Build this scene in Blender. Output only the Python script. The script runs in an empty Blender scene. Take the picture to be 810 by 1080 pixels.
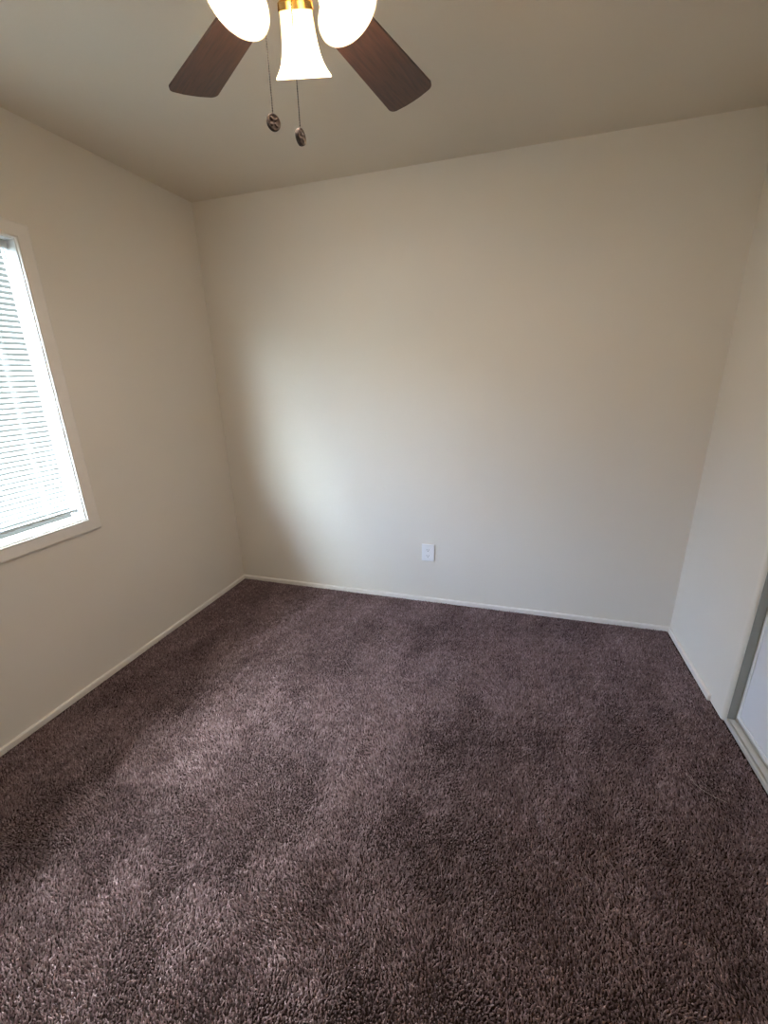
import bpy, bmesh, math, random
import numpy as np
from mathutils import Vector, Matrix

S = bpy.context.scene
C = S.collection
random.seed(4)

# ------------------------------------------------------------------ camera
cam_d = bpy.data.cameras.new('camera')
cam = bpy.data.objects.new('camera', cam_d)
C.objects.link(cam)
S.camera = cam
cam_d.sensor_fit = 'VERTICAL'
cam_d.sensor_height = 36.0
cam_d.lens = 445.83 * 36.0 / 1080.0
cam_d.clip_start = 0.02
PITCH, YAW, ROLL = 0.3126, -0.2987, -0.0270
fw = Vector((math.sin(YAW) * math.cos(PITCH), math.cos(YAW) * math.cos(PITCH), -math.sin(PITCH)))
ri = Vector((math.cos(YAW), -math.sin(YAW), 0))
up = ri.cross(fw)
r2 = ri * math.cos(ROLL) + up * math.sin(ROLL)
u2 = -ri * math.sin(ROLL) + up * math.cos(ROLL)
M = Matrix(((r2.x, u2.x, -fw.x), (r2.y, u2.y, -fw.y), (r2.z, u2.z, -fw.z))).to_4x4()
M.translation = Vector((1.9041, -2.4955, 1.4411))
cam.matrix_world = M

# ------------------------------------------------------------------ light and exposure
WORLD_STRENGTH = 1.0
BULB_WATTS = 17.0
BULB_COLOR = (1.0, 0.86, 0.75)
S.view_settings.view_transform = 'Standard'
S.view_settings.look = 'None'
S.view_settings.gamma = 1.0
S.view_settings.use_curve_mapping = False
S.view_settings.exposure = 0.0
S.cycles.use_denoising = True
S.cycles.max_bounces = 14
S.cycles.diffuse_bounces = 8
S.cycles.transparent_max_bounces = 12
S.cycles.sample_clamp_indirect = 6.0
w = bpy.data.worlds.new('daylight')
S.world = w
w.use_nodes = True
nt = w.node_tree
bg = nt.nodes['Background']
bg.inputs['Strength'].default_value = WORLD_STRENGTH
# hazy daylight: very bright high sky, a soft blue band to the open side of the house,
# and a dim built-up horizon straight across
def wmath(op, a_, b_=None, c_=None):
    n_ = nt.nodes.new('ShaderNodeMath'); n_.operation = op
    for i_, v_ in enumerate((a_, b_, c_)):
        if v_ is None:
            continue
        if isinstance(v_, (int, float)):
            n_.inputs[i_].default_value = v_
        else:
            nt.links.new(v_, n_.inputs[i_])
    return n_.outputs[0]
def wstep(v_, lo_, hi_):
    n_ = nt.nodes.new('ShaderNodeMapRange'); n_.interpolation_type = 'SMOOTHSTEP'
    nt.links.new(v_, n_.inputs['Value'])
    n_.inputs['From Min'].default_value = lo_; n_.inputs['From Max'].default_value = hi_
    return n_.outputs['Result']
tcw = nt.nodes.new('ShaderNodeTexCoord')
sep = nt.nodes.new('ShaderNodeSeparateXYZ')
nt.links.new(tcw.outputs['Generated'], sep.inputs[0])
dz = sep.outputs['Z']                                              # sine of the elevation
hyp = wmath('SQRT', wmath('MAXIMUM', wmath('SUBTRACT', 1.0, wmath('MULTIPLY', dz, dz)), 1e-4))
side = wmath('DIVIDE', wmath('MULTIPLY', sep.outputs['Y'], -1.0), hyp)   # +1 towards the open side
high = wstep(dz, 0.62, 0.80)
mid = wmath('MULTIPLY', wmath('ADD', wmath('MULTIPLY', wstep(dz, 0.10, 0.30), wstep(side, 0.10, 0.42)), wmath('MULTIPLY', wstep(dz, 0.36, 0.52), 0.2)), wmath('SUBTRACT', 1.0, high))
low = wmath('MULTIPLY', wmath('MULTIPLY', wstep(dz, -0.16, -0.02), wmath('SUBTRACT', 1.0, wstep(dz, 0.14, 0.34))), wstep(side, 0.55, 0.85))
glow = wmath('MULTIPLY', wmath('MULTIPLY', wstep(dz, 0.38, 0.54), wstep(side, 0.78, 0.95)), wmath('SUBTRACT', 1.0, high))
edge = wmath('MULTIPLY', wmath('MULTIPLY', wstep(dz, 0.02, 0.14), wstep(side, 0.86, 0.985)), wmath('SUBTRACT', 1.0, wstep(dz, 0.38, 0.54)))
acc = None
SKY = ((high, (150, 152, 164)), (mid, (17, 21, 31)), (glow, (150, 164, 188)), (edge, (44, 47, 50)), (low, (20, 21, 22)), (None, (0.50, 0.52, 0.52)))
for fac, col in SKY:
    n_ = nt.nodes.new('ShaderNodeVectorMath'); n_.operation = 'MULTIPLY_ADD'
    n_.inputs[0].default_value = col
    if fac is None:
        n_.inputs[1].default_value = (1, 1, 1)
    else:
        nt.links.new(fac, n_.inputs[1])
    if acc is None:
        n_.inputs[2].default_value = (0, 0, 0)
    else:
        nt.links.new(acc, n_.inputs[2])
    acc = n_.outputs[0]
nt.links.new(acc, bg.inputs['Color'])

# ------------------------------------------------------------------ helpers
def new_obj(name, mesh, mat=None, parent=None):
    o = bpy.data.objects.new(name, mesh)
    C.objects.link(o)
    if mat is not None:
        mesh.materials.append(mat)
    if parent is not None:
        o.parent = parent
    return o

def build(name, bm, mat, parent=None, smooth=False, autosmooth=None):
    me = bpy.data.meshes.new(name)
    bmesh.ops.recalc_face_normals(bm, faces=bm.faces[:])
    bm.to_mesh(me)
    bm.free()
    if smooth:
        me.polygons.foreach_set('use_smooth', [True] * len(me.polygons))
        if autosmooth:
            me.set_sharp_from_angle(angle=math.radians(autosmooth))
    return new_obj(name, me, mat, parent)

def thing(name, label, cat, loc=(0, 0, 0), rotz=0.0, group=None):
    o = bpy.data.objects.new(name, None)
    o.empty_display_size = 0.05
    C.objects.link(o)
    o.location = loc
    o.rotation_euler = (0, 0, rotz)
    o['label'] = label
    o['category'] = cat
    if group:
        o['group'] = group
    return o

def tag(o, label, cat):
    o['label'] = label
    o['category'] = cat
    return o

def struct(o):
    o['kind'] = 'structure'
    return o

def box(bm, x0, x1, y0, y1, z0, z1, bevel=0.0, seg=2):
    x0, x1 = min(x0, x1), max(x0, x1)
    y0, y1 = min(y0, y1), max(y0, y1)
    z0, z1 = min(z0, z1), max(z0, z1)
    m = Matrix.Translation(((x0 + x1) / 2, (y0 + y1) / 2, (z0 + z1) / 2)) @ Matrix.Diagonal((x1 - x0, y1 - y0, z1 - z0, 1))
    r = bmesh.ops.create_cube(bm, size=1.0, matrix=m)
    if bevel > 0:
        es = list({e for v in r['verts'] for e in v.link_edges})
        bmesh.ops.bevel(bm, geom=es, offset=bevel, segments=seg, affect='EDGES', profile=0.6)

def lathe(bm, prof, n=40, mat=None):
    """prof = list of (r, z); surface of revolution about z"""
    mat = mat or Matrix.Identity(4)
    rings = []
    for r, z in prof:
        if r < 1e-6:
            rings.append([bm.verts.new(mat @ Vector((0, 0, z)))])
        else:
            rings.append([bm.verts.new(mat @ Vector((r * math.cos(2 * math.pi * k / n), r * math.sin(2 * math.pi * k / n), z))) for k in range(n)])
    for a, b in zip(rings[:-1], rings[1:]):
        for k in range(n):
            k2 = (k + 1) % n
            if len(a) == 1 and len(b) == 1:
                continue
            if len(a) == 1:
                bm.faces.new((a[0], b[k], b[k2]))
            elif len(b) == 1:
                bm.faces.new((a[k], b[0], a[k2]))
            else:
                bm.faces.new((a[k], b[k], b[k2], a[k2]))

def tube(bm, pts, r, n=8, caps=True):
    pts = [Vector(p) for p in pts]
    rings = []
    ref = Vector((0.31, 0.17, 0.93))
    for i, p in enumerate(pts):
        t = (pts[min(i + 1, len(pts) - 1)] - pts[max(i - 1, 0)]).normalized()
        a = t.cross(ref)
        if a.length < 0.05:
            a = t.cross(Vector((1, 0, 0)))
        a.normalize()
        b = t.cross(a)
        rr = r[i] if isinstance(r, (list, tuple)) else r
        rings.append([bm.verts.new(p + (a * math.cos(2 * math.pi * k / n) + b * math.sin(2 * math.pi * k / n)) * rr) for k in range(n)])
    for a, b in zip(rings[:-1], rings[1:]):
        for k in range(n):
            bm.faces.new((a[k], a[(k + 1) % n], b[(k + 1) % n], b[k]))
    if caps:
        bm.faces.new(rings[0][::-1])
        bm.faces.new(rings[-1])

def sweep(bm, prof, path, closed=False):
    """prof: list of (n, z-ish) 2-D points mapped by the frame at each path point; path: list of functions (n, z)->Vector"""
    rings = [[bm.verts.new(f(a, b)) for a, b in prof] for f in path]
    m = len(prof)
    pairs = list(zip(rings[:-1], rings[1:]))
    if closed:
        pairs.append((rings[-1], rings[0]))
    for a, b in pairs:
        for k in range(m):
            bm.faces.new((a[k], a[(k + 1) % m], b[(k + 1) % m], b[k]))
    if not closed:
        bm.faces.new(rings[0][::-1])
        bm.faces.new(rings[-1])

# ------------------------------------------------------------------ materials
def mat_new(name):
    m = bpy.data.materials.new(name)
    m.use_nodes = True
    return m, m.node_tree, m.node_tree.nodes['Principled BSDF']

def plain(name, col, rough=0.5, metal=0.0, spec=0.5, var=0.06, scale=30.0, bump=0.0, bscale=200.0):
    m, t, b = mat_new(name)
    tc = t.nodes.new('ShaderNodeTexCoord')
    nz = t.nodes.new('ShaderNodeTexNoise')
    nz.inputs['Scale'].default_value = scale
    nz.inputs['Detail'].default_value = 4
    t.links.new(tc.outputs['Object'], nz.inputs['Vector'])
    mx = t.nodes.new('ShaderNodeMix'); mx.data_type = 'RGBA'
    mx.inputs[6].default_value = tuple(c * (1 - var) for c in col) + (1,)
    mx.inputs[7].default_value = tuple(min(1, c * (1 + var)) for c in col) + (1,)
    t.links.new(nz.outputs['Fac'], mx.inputs[0])
    t.links.new(mx.outputs[2], b.inputs['Base Color'])
    b.inputs['Roughness'].default_value = rough
    b.inputs['Metallic'].default_value = metal
    b.inputs['Specular IOR Level'].default_value = spec
    if bump > 0:
        n2 = t.nodes.new('ShaderNodeTexNoise')
        n2.inputs['Scale'].default_value = bscale
        n2.inputs['Detail'].default_value = 3
        t.links.new(tc.outputs['Object'], n2.inputs['Vector'])
        bp = t.nodes.new('ShaderNodeBump')
        bp.inputs['Strength'].default_value = bump
        bp.inputs['Distance'].default_value = 0.002
        t.links.new(n2.outputs['Fac'], bp.inputs['Height'])
        t.links.new(bp.outputs[0], b.inputs['Normal'])
    return m

def wall_paint(name, col, dabs=True):
    """rolled matte paint: fine orange-peel plus a few sparse raised filler dabs"""
    m, t, b = mat_new(name)
    b.inputs['Roughness'].default_value = 0.75
    b.inputs['Specular IOR Level'].default_value = 0.25
    tc = t.nodes.new('ShaderNodeTexCoord')
    n1 = t.nodes.new('ShaderNodeTexNoise'); n1.inputs['Scale'].default_value = 2.2; n1.inputs['Detail'].default_value = 3
    t.links.new(tc.outputs['Object'], n1.inputs['Vector'])
    mx = t.nodes.new('ShaderNodeMix'); mx.data_type = 'RGBA'
    mx.inputs[6].default_value = tuple(c * 0.975 for c in col) + (1,)
    mx.inputs[7].default_value = tuple(c * 1.025 for c in col) + (1,)
    t.links.new(n1.outputs['Fac'], mx.inputs[0])
    t.links.new(mx.outputs[2], b.inputs['Base Color'])
    n2 = t.nodes.new('ShaderNodeTexNoise'); n2.inputs['Scale'].default_value = 120.0; n2.inputs['Detail'].default_value = 2
    t.links.new(tc.outputs['Object'], n2.inputs['Vector'])
    h = n2.outputs['Fac']
    if dabs:
        vo = t.nodes.new('ShaderNodeTexVoronoi'); vo.inputs['Scale'].default_value = 6.0
        t.links.new(tc.outputs['Object'], vo.inputs['Vector'])
        mr = t.nodes.new('ShaderNodeMapRange')
        mr.inputs['From Min'].default_value = 0.0
        mr.inputs['From Max'].default_value = 0.09
        mr.inputs['To Min'].default_value = 3.0
        mr.inputs['To Max'].default_value = 0.0
        t.links.new(vo.outputs['Distance'], mr.inputs['Value'])
        ad = t.nodes.new('ShaderNodeMath'); ad.operation = 'ADD'
        t.links.new(h, ad.inputs[0]); t.links.new(mr.outputs[0], ad.inputs[1])
        h = ad.outputs[0]
    bp = t.nodes.new('ShaderNodeBump')
    bp.inputs['Strength'].default_value = 0.25
    bp.inputs['Distance'].default_value = 0.0012
    t.links.new(h, bp.inputs['Height'])
    t.links.new(bp.outputs[0], b.inputs['Normal'])
    return m

WALL = wall_paint('wall_paint', (0.74, 0.70, 0.63))
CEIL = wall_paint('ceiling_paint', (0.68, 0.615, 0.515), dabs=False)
TRIM = plain('trim_paint', (0.80, 0.77, 0.72), rough=0.42, var=0.03, bump=0.05, bscale=60)
VINYL = plain('white_vinyl', (0.86, 0.87, 0.86), rough=0.35, var=0.02)
DOORW = plain('white_door_panel', (0.80, 0.82, 0.86), rough=0.38, var=0.015)
ALU = plain('track_metal', (0.64, 0.65, 0.63), rough=0.45, metal=0.2, var=0.08)
DARKGAP = plain('shadow_felt', (0.10, 0.10, 0.09), rough=0.9)
BRASS = plain('polished_brass', (0.86, 0.60, 0.22), rough=0.22, metal=1.0, var=0.05)
BRONZE = plain('aged_bronze', (0.030, 0.017, 0.011), rough=0.75, spec=0.15, metal=0.0, var=0.25, scale=120)
CHAIN = plain('chain_metal', (0.012, 0.008, 0.005), rough=0.8, metal=0.0, spec=0.1)
PLASTIC = plain('outlet_plastic', (0.84, 0.85, 0.86), rough=0.3, var=0.015)
SLOT = plain('outlet_slot', (0.05, 0.05, 0.05), rough=0.6)
RAILM = plain('blind_rail_enamel', (0.50, 0.53, 0.53), rough=0.4, var=0.03)
CORD = plain('blind_cord', (0.86, 0.86, 0.84), rough=0.8)
THREAD = plain('pale_thread', (0.50, 0.42, 0.38), rough=0.8)
BACKING = plain('carpet_backing', (0.035, 0.024, 0.022), rough=1.0, spec=0.0, var=0.2, scale=80)

def wood_mat():
    m, t, b = mat_new('dark_walnut')
    tc = t.nodes.new('ShaderNodeTexCoord')
    mpg = t.nodes.new('ShaderNodeMapping')
    mpg.inputs['Scale'].default_value = (3.0, 40.0, 10.0)
    t.links.new(tc.outputs['Object'], mpg.inputs['Vector'])
    nz = t.nodes.new('ShaderNodeTexNoise'); nz.inputs['Scale'].default_value = 3.0
    nz.inputs['Detail'].default_value = 6; nz.inputs['Distortion'].default_value = 0.6
    t.links.new(mpg.outputs[0], nz.inputs['Vector'])
    cr = t.nodes.new('ShaderNodeValToRGB')
    cr.color_ramp.elements[0].position = 0.3; cr.color_ramp.elements[0].color = (0.030, 0.013, 0.009, 1)
    cr.color_ramp.elements[1].position = 0.72; cr.color_ramp.elements[1].color = (0.085, 0.036, 0.022, 1)
    t.links.new(nz.outputs['Fac'], cr.inputs[0])
    t.links.new(cr.outputs[0], b.inputs['Base Color'])
    b.inputs['Roughness'].default_value = 0.45
    return m
WOOD = wood_mat()

def slat_mat():
    m, t, b = mat_new('blind_slat')
    b.inputs['Base Color'].default_value = (0.86, 0.88, 0.87, 1)
    b.inputs['Roughness'].default_value = 0.45
    tr = t.nodes.new('ShaderNodeBsdfTranslucent'); tr.inputs['Color'].default_value = (0.80, 0.86, 0.86, 1)
    tc = t.nodes.new('ShaderNodeTexCoord')
    nz = t.nodes.new('ShaderNodeTexNoise'); nz.inputs['Scale'].default_value = 12
    t.links.new(tc.outputs['Object'], nz.inputs['Vector'])
    mr = t.nodes.new('ShaderNodeMapRange'); mr.inputs['To Min'].default_value = 0.30; mr.inputs['To Max'].default_value = 0.36
    t.links.new(nz.outputs['Fac'], mr.inputs['Value'])
    mix = t.nodes.new('ShaderNodeMixShader')
    t.links.new(mr.outputs[0], mix.inputs[0])
    t.links.new(b.outputs[0], mix.inputs[1]); t.links.new(tr.outputs[0], mix.inputs[2])
    t.links.new(mix.outputs[0], t.nodes['Material Output'].inputs['Surface'])
    return m
SLAT = slat_mat()

def glass_mat():
    m, t, b = mat_new('window_glass')
    tr = t.nodes.new('ShaderNodeBsdfTransparent'); tr.inputs['Color'].default_value = (0.93, 0.98, 0.97, 1)
    gl = t.nodes.new('ShaderNodeBsdfGlossy'); gl.inputs['Roughness'].default_value = 0.02
    fr = t.nodes.new('ShaderNodeFresnel'); fr.inputs['IOR'].default_value = 1.45
    mix = t.nodes.new('ShaderNodeMixShader')
    ge = t.nodes.new('ShaderNodeNewGeometry')
    sb = t.nodes.new('ShaderNodeMath'); sb.operation = 'SUBTRACT'; sb.inputs[0].default_value = 1.0
    t.links.new(ge.outputs['Backfacing'], sb.inputs[1])
    mu = t.nodes.new('ShaderNodeMath'); mu.operation = 'MULTIPLY'
    t.links.new(fr.outputs[0], mu.inputs[0]); t.links.new(sb.outputs[0], mu.inputs[1])
    t.links.new(mu.outputs[0], mix.inputs[0]); t.links.new(tr.outputs[0], mix.inputs[1]); t.links.new(gl.outputs[0], mix.inputs[2])
    t.links.new(mix.outputs[0], t.nodes['Material Output'].inputs['Surface'])
    return m
GLASS = glass_mat()

def shade_mat():
    m, t, b = mat_new('frosted_shade_glass')
    b.inputs['Base Color'].default_value = (0.90, 0.84, 0.70, 1)
    b.inputs['Roughness'].default_value = 0.25
    tr = t.nodes.new('ShaderNodeBsdfTranslucent'); tr.inputs['Color'].default_value = (0.98, 0.90, 0.70, 1)
    tp = t.nodes.new('ShaderNodeBsdfTransparent'); tp.inputs['Color'].default_value = (1.0, 0.93, 0.78, 1)
    m1 = t.nodes.new('ShaderNodeMixShader'); m1.inputs[0].default_value = 0.6
    t.links.new(b.outputs[0], m1.inputs[1]); t.links.new(tr.outputs[0], m1.inputs[2])
    m2 = t.nodes.new('ShaderNodeMixShader'); m2.inputs[0].default_value = 0.30
    t.links.new(m1.outputs[0], m2.inputs[1]); t.links.new(tp.outputs[0], m2.inputs[2])
    t.links.new(m2.outputs[0], t.nodes['Material Output'].inputs['Surface'])
    return m
SHADE = shade_mat()

def bulb_mat():
    m, t, b = mat_new('lit_bulb')
    b.inputs['Base Color'].default_value = (0.9, 0.9, 0.88, 1)
    b.inputs['Emission Color'].default_value = (1.0, 0.78, 0.48, 1)
    b.inputs['Emission Strength'].default_value = 12.0
    return m
BULB = bulb_mat()

def pile_mat():
    m, t, b = mat_new('carpet_yarn')
    at = t.nodes.new('ShaderNodeAttribute'); at.attribute_name = 'tone'
    cr = t.nodes.new('ShaderNodeValToRGB')
    e = cr.color_ramp.elements
    e[0].position = 0.0; e[0].color = (0.090, 0.053, 0.053, 1)
    e[1].position = 1.0; e[1].color = (0.51, 0.385, 0.39, 1)
    k = cr.color_ramp.elements.new(0.5); k.color = (0.247, 0.166, 0.168, 1)
    t.links.new(at.outputs['Fac'], cr.inputs[0])
    t.links.new(cr.outputs[0], b.inputs['Base Color'])
    b.inputs['Roughness'].default_value = 0.85
    b.inputs['Specular IOR Level'].default_value = 0.15
    b.inputs['Sheen Weight'].default_value = 0.12
    b.inputs['Sheen Roughness'].default_value = 0.5
    return m
PILE = pile_mat()

# ------------------------------------------------------------------ the room
W, H, D = 2.8465, 2.44, 3.05        # width, height, depth (back wall at y = 0, wall behind the viewer at y = -D)
FZ = -0.012                         # carpet backing level; the pile tops out at about z = 0
TH = -0.0245                        # the window wall is a touch out of square
def lw(x, y, z=0.0):                # point on the window wall's own axes -> world
    c, s = math.cos(TH), math.sin(TH)
    return Vector((c * x - s * y, s * x + c * y, z))
T = 0.13
CL_Y0, CL_Y1, CL_H = -0.69, -2.25, 2.03       # closet opening in the right wall
JAMB = 0.115
CLX = W + 0.65                                # closet back

bm = bmesh.new(); box(bm, -0.30, CLX + T, -D - T, T, FZ - 0.1, FZ)
struct(build('floor', bm, BACKING))
bm = bmesh.new(); box(bm, -0.30, CLX + T, -D - T, T, H, H + 0.1)
struct(build('ceiling', bm, CEIL))
bm = bmesh.new(); box(bm, -0.02, W + JAMB, 0, T, FZ, H)
struct(build('wall_back', bm, WALL))
bm = bmesh.new(); box(bm, -0.12, W + JAMB, -D - T, -D, FZ, H)
struct(build('wall_front', bm, WALL))

# window wall with the opening cut out
TL = 0.076                                    # this outside wall is thin
WY0, WY1, WZ0, WZ1 = -1.075, -2.27, 0.822, 1.992       # clear opening
bm = bmesh.new()
box(bm, -TL, 0, WY0, 0.0, FZ, H)
box(bm, -TL, 0, -D - 0.02, WY1, FZ, H)
box(bm, -TL, 0, WY1, WY0, FZ, WZ0)
box(bm, -TL, 0, WY1, WY0, WZ1, H)
o = struct(build('wall_left', bm, WALL)); o.rotation_euler.z = TH

# right wall: short stub, header over the closet, far part; rounded drywall corner at the jamb
bm = bmesh.new()
R = 0.014
def stub(y_in, y_end, sgn):
    pts = [(W, y_in), (W, y_end + sgn * R)]
    for k in range(1, 7):
        a = k / 6 * math.pi / 2
        pts.append((W + R - R * math.cos(a), y_end + sgn * R - sgn * R * math.sin(a)))
    pts += [(W + JAMB, y_end), (W + JAMB, y_in)]
    lo = [bm.verts.new((x, y, FZ)) for x, y in pts]
    hi = [bm.verts.new((x, y, H)) for x, y in pts]
    n = len(pts)
    for k in range(n):
        bm.faces.new((lo[k], lo[(k + 1) % n], hi[(k + 1) % n], hi[k]))
    bm.faces.new(lo); bm.faces.new(hi)
stub(0.0, CL_Y0, 1)
stub(-D, CL_Y1, -1)
box(bm, W, W + JAMB, CL_Y1, CL_Y0, CL_H, H)
struct(build('wall_right', bm, WALL, smooth=True, autosmooth=35))
# closet interior behind the doors
bm = bmesh.new()
box(bm, CLX, CLX + T, -D, 0, FZ, H)
box(bm, W + JAMB, CLX, -0.30, -0.17, FZ, H)
box(bm, W + JAMB, CLX, -2.75, -2.62, FZ, H)
struct(build('wall_closet', bm, WALL))

# baseboards: a low square-edged strip, eased along the top
BBH, BBT = 0.017, 0.012
prof = [(0, FZ), (BBT, FZ), (BBT, BBH - 0.005), (BBT - 0.004, BBH), (0, BBH)]
def baseboard(name, path):
    b_ = bmesh.new()
    sweep(b_, prof, path)
    return struct(build(name, b_, TRIM))
baseboard('baseboard_back', [lambda a, b: Vector((0.0, -a, b)), lambda a, b: Vector((W, -a, b))])
o = baseboard('baseboard_left', [lambda a, b: Vector((a, -BBT, b)), lambda a, b: Vector((a, -D, b))]); o.rotation_euler.z = TH
baseboard('baseboard_right', [lambda a, b: Vector((W - a, -BBT, b)), lambda a, b: Vector((W - a, -0.572, b))])
baseboard('baseboard_front', [lambda a, b: Vector((-0.05, -D + a, b)), lambda a, b: Vector((W, -D + a, b))])

# ------------------------------------------------------------------ window: casing, liner, vinyl frame, glass
win = bpy.data.objects.new('window_1', None); C.objects.link(win); struct(win)
win.location = lw(0, (WY0 + WY1) / 2, WZ0)
win.rotation_euler.z = TH
yc = (WY0 + WY1) / 2
hy, hz = (WY0 - WY1) / 2, WZ1 - WZ0
bm = bmesh.new()
# mitred flat casing: profile (outward distance from opening, projection into the room)
cw = 0.058
cprof = [(0.0005, 0.0), (0.0005, 0.0115), (0.0025, 0.0135), (0.006, 0.0130), (0.009, 0.0112), (cw - 0.006, 0.0145), (cw, 0.0125), (cw, 0.0)]
corners = [(hy, 0, 1, -1), (hy, hz, 1, 1), (-hy, hz, -1, 1), (-hy, 0, -1, -1)]
sweep(bm, cprof, [(lambda a, b, c=c: Vector((b, c[0] + c[2] * a, c[1] + c[3] * a))) for c in corners], closed=True)
build('casing', bm, TRIM, win)
bm = bmesh.new()
lt = 0.0045
lprof = [(0, 0.003), (-lt, 0.003), (-lt, -TL), (0, -TL)]
sweep(bm, [(a, b) for a, b in lprof], [(lambda a, b, c=c: Vector((b, c[0] + c[2] * a, c[1] + c[3] * a))) for c in corners], closed=True)
build('reveal', bm, VINYL, win)
bm = bmesh.new()
fprof = [(-0.0045, -0.0635), (-0.0095, -0.0635), (-0.0105, -0.0645), (-0.0105, -0.0725), (-0.0045, -0.0725)]
sweep(bm, fprof, [(lambda a, b, c=c: Vector((b, c[0] + c[2] * a, c[1] + c[3] * a))) for c in corners], closed=True)
box(bm, -0.0725, -0.0635, -0.02, 0.02, 0.009, hz - 0.009, 0.002)       # meeting stile of the slider
build('window_frame', bm, VINYL, win)
bm = bmesh.new()
box(bm, -0.070, -0.067, -hy + 0.009, hy - 0.009, 0.009, hz - 0.009)
build('pane', bm, GLASS, win)

# ------------------------------------------------------------------ mini blind (inside mount)
bl = thing('window_blind', 'white horizontal mini blind lowered and tilted shut in the left wall window', 'blind',
           lw(-0.0475, yc, WZ0 + 0.045), TH)
b0 = hy - 0.009            # half length of the slats
top = WZ1 - (WZ0 + 0.045)
bm = bmesh.new()
# U-shaped headrail
hr = [(-0.013, 0.0), (-0.013, -0.028), (0.013, -0.028), (0.013, 0.0), (0.0115, 0.0), (0.0115, -0.0265), (-0.0115, -0.0265), (-0.0115, 0.0)]
sweep(bm, hr, [lambda a, b: Vector((a, -b0, top - 0.006 + b)), lambda a, b: Vector((a, b0, top - 0.006 + b))])
build('headrail', bm, RAILM, bl)
bm = bmesh.new()
PITCHZ, SW, TILT = 0.0212, 0.0200, math.radians(35)
zs, z = [], 0.026
while z < top - 0.046:
    zs.append(z); z += PITCHZ
for z in zs:
    cs, sn = math.cos(TILT), math.sin(TILT)
    rows = []
    N = 6
    for side in (-1, 1):
        row = []
        for k in range(N + 1):
            u = (k / N - 0.5) * SW
            crown = 0.0022 * (1 - (2 * k / N - 1) ** 2)
            # room-side edge hangs down
            x = u * cs + crown * sn
            zz = -u * sn + crown * cs
            row.append(bm.verts.new((x, side * b0, z + zz)))
        rows.append(row)
    for k in range(N):
        bm.faces.new((rows[0][k], rows[0][k + 1], rows[1][k + 1], rows[1][k]))
sl = build('slats', bm, SLAT, bl, smooth=True)
bm = bmesh.new()
box(bm, -0.0110, 0.0110, -b0, b0, -0.007, 0.007, 0.003)
for s in (-1, 1):
    box(bm, -0.0120, 0.0120, s * b0 - 0.004, s * b0 + 0.003, -0.008, 0.008, 0.003)
build('bottom_rail', bm, RAILM, bl)
for yy in (b0 - 0.115, 0.0, -b0 + 0.115):
    bm = bmesh.new()
    for xx in (-0.0105, 0.0105):
        for dy in (-0.0035, 0.0035):
            tube(bm, [(xx, yy + dy, 0.0), (xx, yy + dy, top - 0.03)], 0.0007, 5)
    for z in zs:
        for dy in (-0.0035, 0.0035):
            tube(bm, [(-0.0105, yy + dy, z + 0.0065), (0.0105, yy + dy, z - 0.0075)], 0.0005, 4)
    build('ladder_cord', bm, CORD, bl)

# ------------------------------------------------------------------ closet sliding doors and track
def closet_door(name, y0, y1, x0):
    d = bpy.data.objects.new(name, None); C.objects.link(d); struct(d)
    d.location = (x0, (y0 + y1) / 2, 0.016)
    h = abs(y1 - y0) / 2
    hh = CL_H - 0.045 - 0.016
    b_ = bmesh.new(); box(b_, 0.002, 0.021, -h + 0.0145, h - 0.0145, 0.018, hh - 0.018)
    build('panel', b_, DOORW, d)
    for s in (-1, 1):
        b_ = bmesh.new()
        box(b_, 0.0, 0.024, s * h, s * (h - 0.0125), 0, hh, 0.0015)
        box(b_, -0.0022, 0.001, s * (h - 0.0015), s * (h - 0.0055), 0.001, hh - 0.001, 0.0008)
        build('stile', b_, VINYL, d)
    for z0 in (0.0, hh - 0.016):
        b_ = bmesh.new()
        box(b_, 0.0, 0.024, -h + 0.0125, h - 0.0125, z0, z0 + 0.016, 0.0015)
        build('rail', b_, VINYL, d)
    return d
DX = W + 0.050
closet_door('door_1', CL_Y0 - 0.004, -1.50, DX)
closet_door('door_2', -1.46, CL_Y1 + 0.004, DX + 0.030)

trk = thing('door_track', 'pale metal sliding door track on the floor of the closet opening', 'door track', (W + 0.05, (CL_Y0 + CL_Y1) / 2, FZ))
def track(z0, flip):
    pr = [(-0.041, 0), (-0.041, 0.013), (-0.039, 0.016), (-0.033, 0.016), (-0.031, 0.013), (-0.031, 0.002), (-0.0245, 0.002), (-0.0245, 0.014),
          (-0.006, 0.014), (-0.006, 0.002), (0.009, 0.002), (0.009, 0.013), (0.013, 0.013), (0.013, 0.004), (0.038, 0.004), (0.038, 0.013), (0.042, 0.013), (0.042, 0.004), (0.058, 0.004), (0.058, 0)]
    b_ = bmesh.new()
    hl = (CL_Y0 - CL_Y1) / 2 - 0.001
    sweep(b_, [(a, z0 + flip * b) for a, b in pr], [lambda a, b: Vector((a, -hl, b)), lambda a, b: Vector((a, hl, b))])
    return b_
build('track_channel', track(0.0, 1), ALU, trk)
bm = bmesh.new()
box(bm, W + 0.044, W + 0.105, CL_Y1 + 0.001, CL_Y0 - 0.001, CL_H - 0.040, CL_H, 0.002)
struct(build('trim_1', bm, TRIM))
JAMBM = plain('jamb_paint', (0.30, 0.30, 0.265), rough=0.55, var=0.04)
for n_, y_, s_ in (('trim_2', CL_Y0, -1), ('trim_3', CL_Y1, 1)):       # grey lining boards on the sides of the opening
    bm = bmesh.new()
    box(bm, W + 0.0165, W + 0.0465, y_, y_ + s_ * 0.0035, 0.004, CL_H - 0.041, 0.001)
    struct(build(n_, bm, JAMBM))

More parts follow.
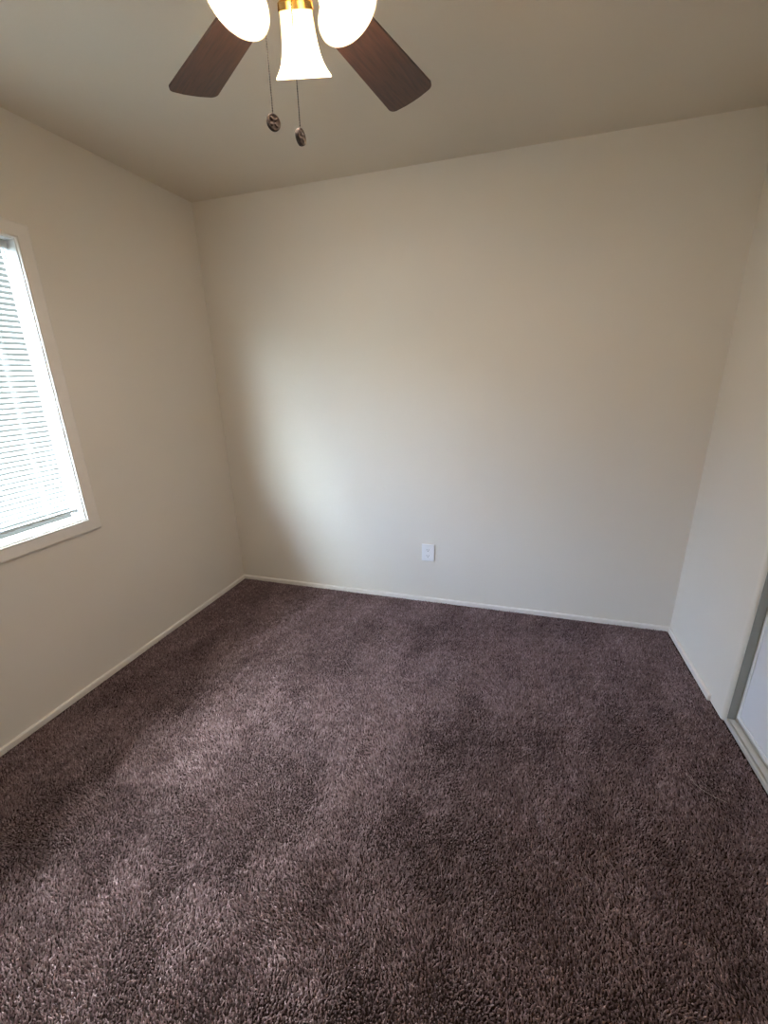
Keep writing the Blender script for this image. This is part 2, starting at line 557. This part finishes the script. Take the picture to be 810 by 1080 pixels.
# ------------------------------------------------------------------ electrical outlet on the back wall
ou = thing('wall_outlet', 'white duplex electrical outlet low on the plain back wall', 'outlet', (1.428, 0.0, 0.342))
bm = bmesh.new()
box(bm, -0.041, 0.041, -0.0090, 0.0, -0.058, 0.058, 0.004, 3)
build('cover_plate', bm, PLASTIC, ou, smooth=True, autosmooth=40)
for zc in (0.0205, -0.0205):
    bm = bmesh.new()
    pts = []
    for k in range(32):
        a = 2 * math.pi * k / 32
        pts.append((0.0175 * math.cos(a), max(-0.0135, min(0.0135, 0.0175 * math.sin(a)))))
    f0 = [bm.verts.new((x, -0.0085, zc + z)) for x, z in pts]
    f1 = [bm.verts.new((x, -0.0110, zc + z)) for x, z in pts]
    for k in range(32):
        bm.faces.new((f0[k], f0[(k + 1) % 32], f1[(k + 1) % 32], f1[k]))
    bm.faces.new(f1); bm.faces.new(f0)
    rc = build('receptacle', bm, PLASTIC, ou)
    bm = bmesh.new()
    box(bm, -0.0080, -0.0058, -0.0114, -0.0105, zc - 0.002, zc + 0.0065)
    box(bm, 0.0058, 0.0080, -0.0114, -0.0105, zc - 0.001, zc + 0.0055)
    lathe(bm, [(0, 0.0), (0.0026, 0.0), (0.0026, 0.0009), (0, 0.0009)], 14, Matrix.Translation((0, -0.0105, zc - 0.0075)) @ Matrix.Rotation(math.pi / 2, 4, 'X'))
    sl_ = build('slots', bm, SLOT, rc)
    sl_['label'] = 'dark plug slots'
bm = bmesh.new()
lathe(bm, [(0, 0), (0.0032, 0), (0.0032, 0.0008), (0.0020, 0.0014), (0, 0.0015)], 16, Matrix.Translation((0, -0.0089, 0)) @ Matrix.Rotation(math.pi / 2, 4, 'X'))
build('screw', bm, PLASTIC, ou)

# ------------------------------------------------------------------ ceiling fan with a three-shade light kit
FX, FY = 1.41, -1.455
BZ = 2.24 - H                   # blade plane, measured from the ceiling
fan = thing('ceiling_fan', 'ceiling fan with dark brown blades and three glowing frosted glass shades', 'ceiling fan', (FX, FY, H))
bm = bmesh.new()
lathe(bm, [(0, 0), (0.075, 0), (0.078, -0.006), (0.074, -0.030), (0.060, -0.046), (0.040, -0.052), (0, -0.052)], 48)
build('canopy', bm, BRASS, fan, smooth=True, autosmooth=40)
bm = bmesh.new()
lathe(bm, [(0, -0.050), (0.055, -0.052), (0.098, -0.062), (0.118, -0.085), (0.120, -0.135), (0.112, -0.160), (0.090, -0.176), (0.055, -0.182), (0, -0.182)], 56)
build('motor_housing', bm, BRASS, fan, smooth=True, autosmooth=40)
bm = bmesh.new()
lathe(bm, [(0, -0.180), (0.050, -0.181), (0.054, -0.190), (0.054, -0.222), (0.048, -0.232), (0.030, -0.240), (0.018, -0.246), (0.010, -0.258), (0, -0.260)], 40)
build('switch_housing', bm, BRASS, fan, smooth=True, autosmooth=40)

BR = 0.555
def blade_bm():
    """blade along +x, flat plate with rounded tip corners, slight pitch"""
    b_ = bmesh.new()
    r0, hw0, hw1, rc = 0.155, 0.052, 0.072, 0.022
    out = [(r0, -hw0 * 0.8), (r0 + 0.02, -hw0)]
    for k in range(0, 7):
        a = -math.pi / 2 + k / 6 * math.pi / 2
        out.append((BR - rc + rc * math.cos(a) * 1.0, -hw1 + rc + rc * math.sin(a)))
    out += [(BR + 0.004, -hw1 * 0.35), (BR + 0.005, 0.0), (BR + 0.004, hw1 * 0.35)]
    for k in range(0, 7):
        a = k / 6 * math.pi / 2
        out.append((BR - rc + rc * math.cos(a), hw1 - rc + rc * math.sin(a)))
    out += [(r0 + 0.02, hw0), (r0, hw0 * 0.8)]
    pitch = math.radians(-11)
    def P(x, y, z):
        return Vector((x, y * math.cos(pitch) - z * math.sin(pitch), y * math.sin(pitch) + z * math.cos(pitch)))
    lo = [b_.verts.new(P(x, y, -0.003)) for x, y in out]
    hi = [b_.verts.new(P(x, y, 0.003)) for x, y in out]
    n = len(out)
    for k in range(n):
        b_.faces.new((lo[k], lo[(k + 1) % n], hi[(k + 1) % n], hi[k]))
    b_.faces.new(lo[::-1]); b_.faces.new(hi)
    return b_
def iron_bm():
    b_ = bmesh.new()
    pts = [Vector((0.085, 0, 0.030)), Vector((0.115, 0, 0.022)), Vector((0.140, 0, 0.004)), Vector((0.165, 0, -0.006)), Vector((0.225, 0, -0.006))]
    wd = [0.016, 0.013, 0.014, 0.030, 0.034]
    rings = []
    for p, h in zip(pts, wd):
        rings.append([b_.verts.new(p + Vector((0, s * h, t))) for s, t in ((-1, -0.002), (1, -0.002), (1, 0.002), (-1, 0.002))])
    for a, c in zip(rings[:-1], rings[1:]):
        for k in range(4):
            b_.faces.new((a[k], a[(k + 1) % 4], c[(k + 1) % 4], c[k]))
    b_.faces.new(rings[0]); b_.faces.new(rings[-1])
    for x, y in ((0.185, -0.018), (0.185, 0.018), (0.212, 0)):
        lathe(b_, [(0, -0.0125), (0.005, -0.011), (0.0055, -0.008), (0, -0.008)], 12, Matrix.Translation((x, y, 0)))
    return b_
blade_me = iron_me = None
for k in range(5):
    ang = math.radians(76.0 + 72 * k)
    if blade_me is None:
        bo = build('blade', blade_bm(), WOOD, fan); blade_me = bo.data
        io = build('blade_iron', iron_bm(), BRASS, bo); iron_me = io.data
    else:
        bo = new_obj('blade', blade_me, None, fan)
        io = new_obj('blade_iron', iron_me, None, bo)
    bo.location = (0, 0, BZ)
    bo.rotation_euler = (0, 0, ang)
    io['label'] = 'brass bracket holding the blade'

# lamp arms, bell shades, bulbs
SH_TILT = math.radians(28)
MR, MZ = 0.118, 2.108 - H       # centre of a shade's mouth: distance from axis, height
def bell():
    b_ = bmesh.new()
    prof_o = [(0.0240, 0.000), (0.0320, 0.001), (0.0352, 0.006), (0.0360, 0.018), (0.0372, 0.036), (0.0395, 0.054), (0.0430, 0.070), (0.0485, 0.084), (0.0555, 0.0955), (0.0612, 0.1020), (0.0638, 0.1055), (0.0640, 0.1085)]
    prof_i = [(r - 0.0028, z - 0.0008) for r, z in prof_o[::-1]]
    prof_i[-1] = (0.0240, 0.0025)
    lathe(b_, [(r, -z) for r, z in prof_o + prof_i] + [(prof_o[0][0], 0.0)], 56)
    bmesh.ops.remove_doubles(b_, verts=b_.verts[:], dist=1e-6)
    return b_
shade_me = bulb_me = fit_me = None
for k in range(3):
    a = math.radians((104.0, 243.0, 355.0)[k])
    er = Vector((math.cos(a), math.sin(a), 0))
    ax = (er * math.sin(SH_TILT) + Vector((0, 0, -math.cos(SH_TILT)))).normalized()
    mouth = er * (MR + (0.0, 0.006, 0.014)[k]) + Vector((0, 0, MZ + (0.0, 0.008, 0.013)[k]))
    neck = mouth - ax * 0.1085
    zl = -ax                                  # local +z points back up into the holder
    xl = Vector((0, 0, 1)).cross(zl).normalized()
    yl = zl.cross(xl)
    RM = Matrix((xl, yl, zl)).transposed().to_4x4()
    bm = bmesh.new()
    # holder cup over the shade's neck, with a short curved arm into the switch housing
    lathe(bm, [(0, 0.034), (0.010, 0.033), (0.018, 0.028), (0.026, 0.016), (0.0375, 0.006), (0.0385, -0.006), (0.0365, -0.006), (0.0355, 0.004), (0.0, 0.004)], 36,
          Matrix.Translation(neck) @ RM)
    st = er * 0.045 + Vector((0, 0, -0.205))
    md = er * 0.055 + Vector((0, 0, -0.200))
    tube(bm, [st, md, neck + zl * 0.020], 0.009, 12)
    lh = build('lamp_holder', bm, BRASS, fan, smooth=True, autosmooth=40)
    if shade_me is None:
        so = build('lamp_shade', bell(), SHADE, fan, smooth=True, autosmooth=60); shade_me = so.data
        b_ = bmesh.new()
        lathe(b_, [(0, 0.0), (0.012, 0.0), (0.013, -0.022), (0.016, -0.030), (0.0215, -0.040), (0.0235, -0.051), (0.0215, -0.062), (0.014, -0.070), (0, -0.074)], 28)
        bo = build('bulb', b_, BULB, so, smooth=True); bulb_me = bo.data
    else:
        so = new_obj('lamp_shade', shade_me, None, fan)
        bo = new_obj('bulb', bulb_me, None, so)
    mt = Matrix.Translation(neck) @ RM
    so.matrix_local = mt
    ld = bpy.data.lights.new('bulb_light', 'POINT')
    ld.energy = BULB_WATTS
    ld.color = BULB_COLOR
    ld.shadow_soft_size = 0.024
    lo = bpy.data.objects.new('bulb_light', ld); C.objects.link(lo)
    lo.parent = fan
    lo.location = neck + ax * 0.078

# pull chains with round fobs
def pull_chain(dx, dy, z_end, yaw, label):
    b_ = bmesh.new()
    z0 = -0.235
    x0, y0 = dx * 0.8, dy * 0.8
    n = int((z0 - z_end) / 0.0042)
    for i in range(n):
        z_ = z0 + (z_end - z0) * i / (n - 1)
        bmesh.ops.create_icosphere(b_, subdivisions=1, radius=0.0016, matrix=Matrix.Translation((dx, dy, z_)))
    tube(b_, [(dx, dy, z0), (dx, dy, z_end)], 0.0007, 5)
    tube(b_, [(dx * 0.85, dy * 0.85, z0 + 0.03), (dx, dy, z0 + 0.010), (dx, dy, z0)], 0.0028, 8)
    ch = build('pull_chain', b_, CHAIN, fan)
    b_ = bmesh.new()
    rr, tk = 0.0148, 0.0034
    m_ = Matrix.Translation((dx, dy, z_end - rr - 0.001)) @ Matrix.Rotation(yaw, 4, 'Z') @ Matrix.Rotation(math.pi / 2, 4, 'X')
    lathe(b_, [(0, tk), (rr * 0.80, tk), (rr * 0.84, tk + 0.0012), (rr * 0.95, tk + 0.0010), (rr, tk * 0.5), (rr, -tk * 0.5), (rr * 0.95, -tk - 0.0010), (rr * 0.84, -tk - 0.0012), (rr * 0.80, -tk), (0, -tk)], 32, m_)
    for q in range(4):
        aa = math.pi / 4 + q * math.pi / 2
        for s in (-1, 1):
            bmesh.ops.create_uvsphere(b_, u_segments=10, v_segments=6, radius=0.0042,
                                      matrix=m_ @ Matrix.Translation((0.0068 * math.cos(aa), 0.0068 * math.sin(aa), s * tk)) @ Matrix.Rotation(aa, 4, 'Z') @ Matrix.Diagonal((1.15, 0.7, 0.42, 1)))
    fb = build('chain_fob', b_, BRONZE, ch, smooth=True, autosmooth=40)
    fb['label'] = label
pull_chain(-0.030, -0.052, 1.968 - H, math.radians(54), 'round dark bronze fob turned face on')
pull_chain(0.030, -0.052, 1.934 - H, math.radians(84), 'round dark bronze fob turned edge on')

# ------------------------------------------------------------------ carpet pile: every tuft a small leaning twist of yarn
def carpet():
    rng = np.random.default_rng(11)
    sp = 0.0055
    x = np.arange(-0.09, W + 0.11, sp)
    y = np.arange(-D + 0.016, -0.016, sp)
    X, Y = np.meshgrid(x, y)
    X = X.ravel() + rng.uniform(-0.5, 0.5, X.size) * sp
    Y = Y.ravel() + rng.uniform(-0.5, 0.5, Y.size) * sp
    left = -math.tan(-TH) * -Y * -1.0
    left = 0.0245 * Y + 0.018               # inner face of the left baseboard
    right = np.where(Y > -0.575, W - 0.018, np.where((Y < CL_Y0) & (Y > CL_Y1), W + 0.001, W - 0.005))
    keep = (X > left) & (X < right) & (Y < -0.018) & (Y > -D + 0.018)
    X, Y = X[keep], Y[keep]
    left, right = left[keep], right[keep]
    n = X.size
    def field(seed, scale, octaves=4):
        r = np.random.default_rng(seed)
        v = np.zeros(n)
        amp, tot = 1.0, 0.0
        for o_ in range(octaves):
            for _ in range(5):
                th = r.uniform(0, 2 * np.pi); k = 2 * np.pi / scale * (2 ** o_) * r.uniform(0.7, 1.4)
                v += amp * np.sin(k * (X * np.cos(th) + Y * np.sin(th)) + r.uniform(0, 2 * np.pi))
            tot += amp * amp * 2.5
            amp *= 0.72
        return v / np.sqrt(tot)
    la = 0.9 + 1.1 * field(1, 0.9) + rng.normal(0, 0.8, n)        # lay of the yarn
    lm = 0.0050 + 0.0016 * field(2, 0.5) + rng.normal(0, 0.0022, n)
    hgt = 0.0105 + 0.0012 * field(3, 0.25) + rng.normal(0, 0.0018, n)
    edge = np.minimum.reduce([X - left, right - X, -Y - 0.012])
    hgt *= 0.55 + 0.45 * np.clip(edge / 0.03, 0, 1)               # the pile dips where it is tucked under the trim
    tone = np.clip(0.44 + 0.055 * field(4, 0.35) + 0.05 * field(5, 0.05, 2) + rng.normal(0, 0.19, n), 0, 1)
    rad = 0.0025 + rng.uniform(-0.0005, 0.0007, n)
    ph = rng.uniform(0, 2 * np.pi, n)
    V = np.empty((n, 7, 3), np.float32)
    for k in range(3):
        a = ph + k * 2 * np.pi / 3
        V[:, k, 0] = X + rad * np.cos(a); V[:, k, 1] = Y + rad * np.sin(a); V[:, k, 2] = FZ - 0.001
        a = a + 0.9
        V[:, 3 + k, 0] = X + rad * 0.85 * np.cos(a) + 0.45 * lm * np.cos(la)
        V[:, 3 + k, 1] = Y + rad * 0.85 * np.sin(a) + 0.45 * lm * np.sin(la)
        V[:, 3 + k, 2] = FZ + hgt * 0.62
    V[:, 6, 0] = X + lm * np.cos(la); V[:, 6, 1] = Y + lm * np.sin(la); V[:, 6, 2] = FZ + hgt
    base = (np.arange(n) * 7)[:, None]
    F = np.array([[0, 1, 4], [0, 4, 3], [1, 2, 5], [1, 5, 4], [2, 0, 3], [2, 3, 5], [3, 4, 6], [4, 5, 6], [5, 3, 6]])
    faces = (base[:, :, None] + F[None]).reshape(-1)
    me = bpy.data.meshes.new('carpet_pile')
    me.vertices.add(n * 7); me.vertices.foreach_set('co', V.reshape(-1))
    nf = n * 9
    me.loops.add(nf * 3); me.loops.foreach_set('vertex_index', faces.astype(np.int32))
    me.polygons.add(nf)
    me.polygons.foreach_set('loop_start', np.arange(0, nf * 3, 3, dtype=np.int32))
    me.update(calc_edges=True)
    at = me.attributes.new('tone', 'FLOAT', 'POINT')
    at.data.foreach_set('value', np.repeat(tone, 7).astype(np.float32))
    return me
pile = new_obj('carpet_pile', carpet(), PILE)
pile['kind'] = 'stuff'
tag(pile, 'dark plum brown cut pile carpet covering the whole bedroom floor', 'carpet')

# a stray pale thread lying on the carpet near the closet
bm = bmesh.new()
tp = [(2.603, -1.035), (2.612, -1.052), (2.620, -1.075), (2.632, -1.092), (2.648, -1.104), (2.664, -1.112), (2.682, -1.120), (2.698, -1.127)]
tube(bm, [(x, y, 0.0015 + 0.001 * math.sin(i * 2.1)) for i, (x, y) in enumerate(tp)], 0.0008, 6)
th_ = build('loose_thread', bm, THREAD)
tag(th_, 'thin pale loose thread lying on the carpet near the closet', 'thread')
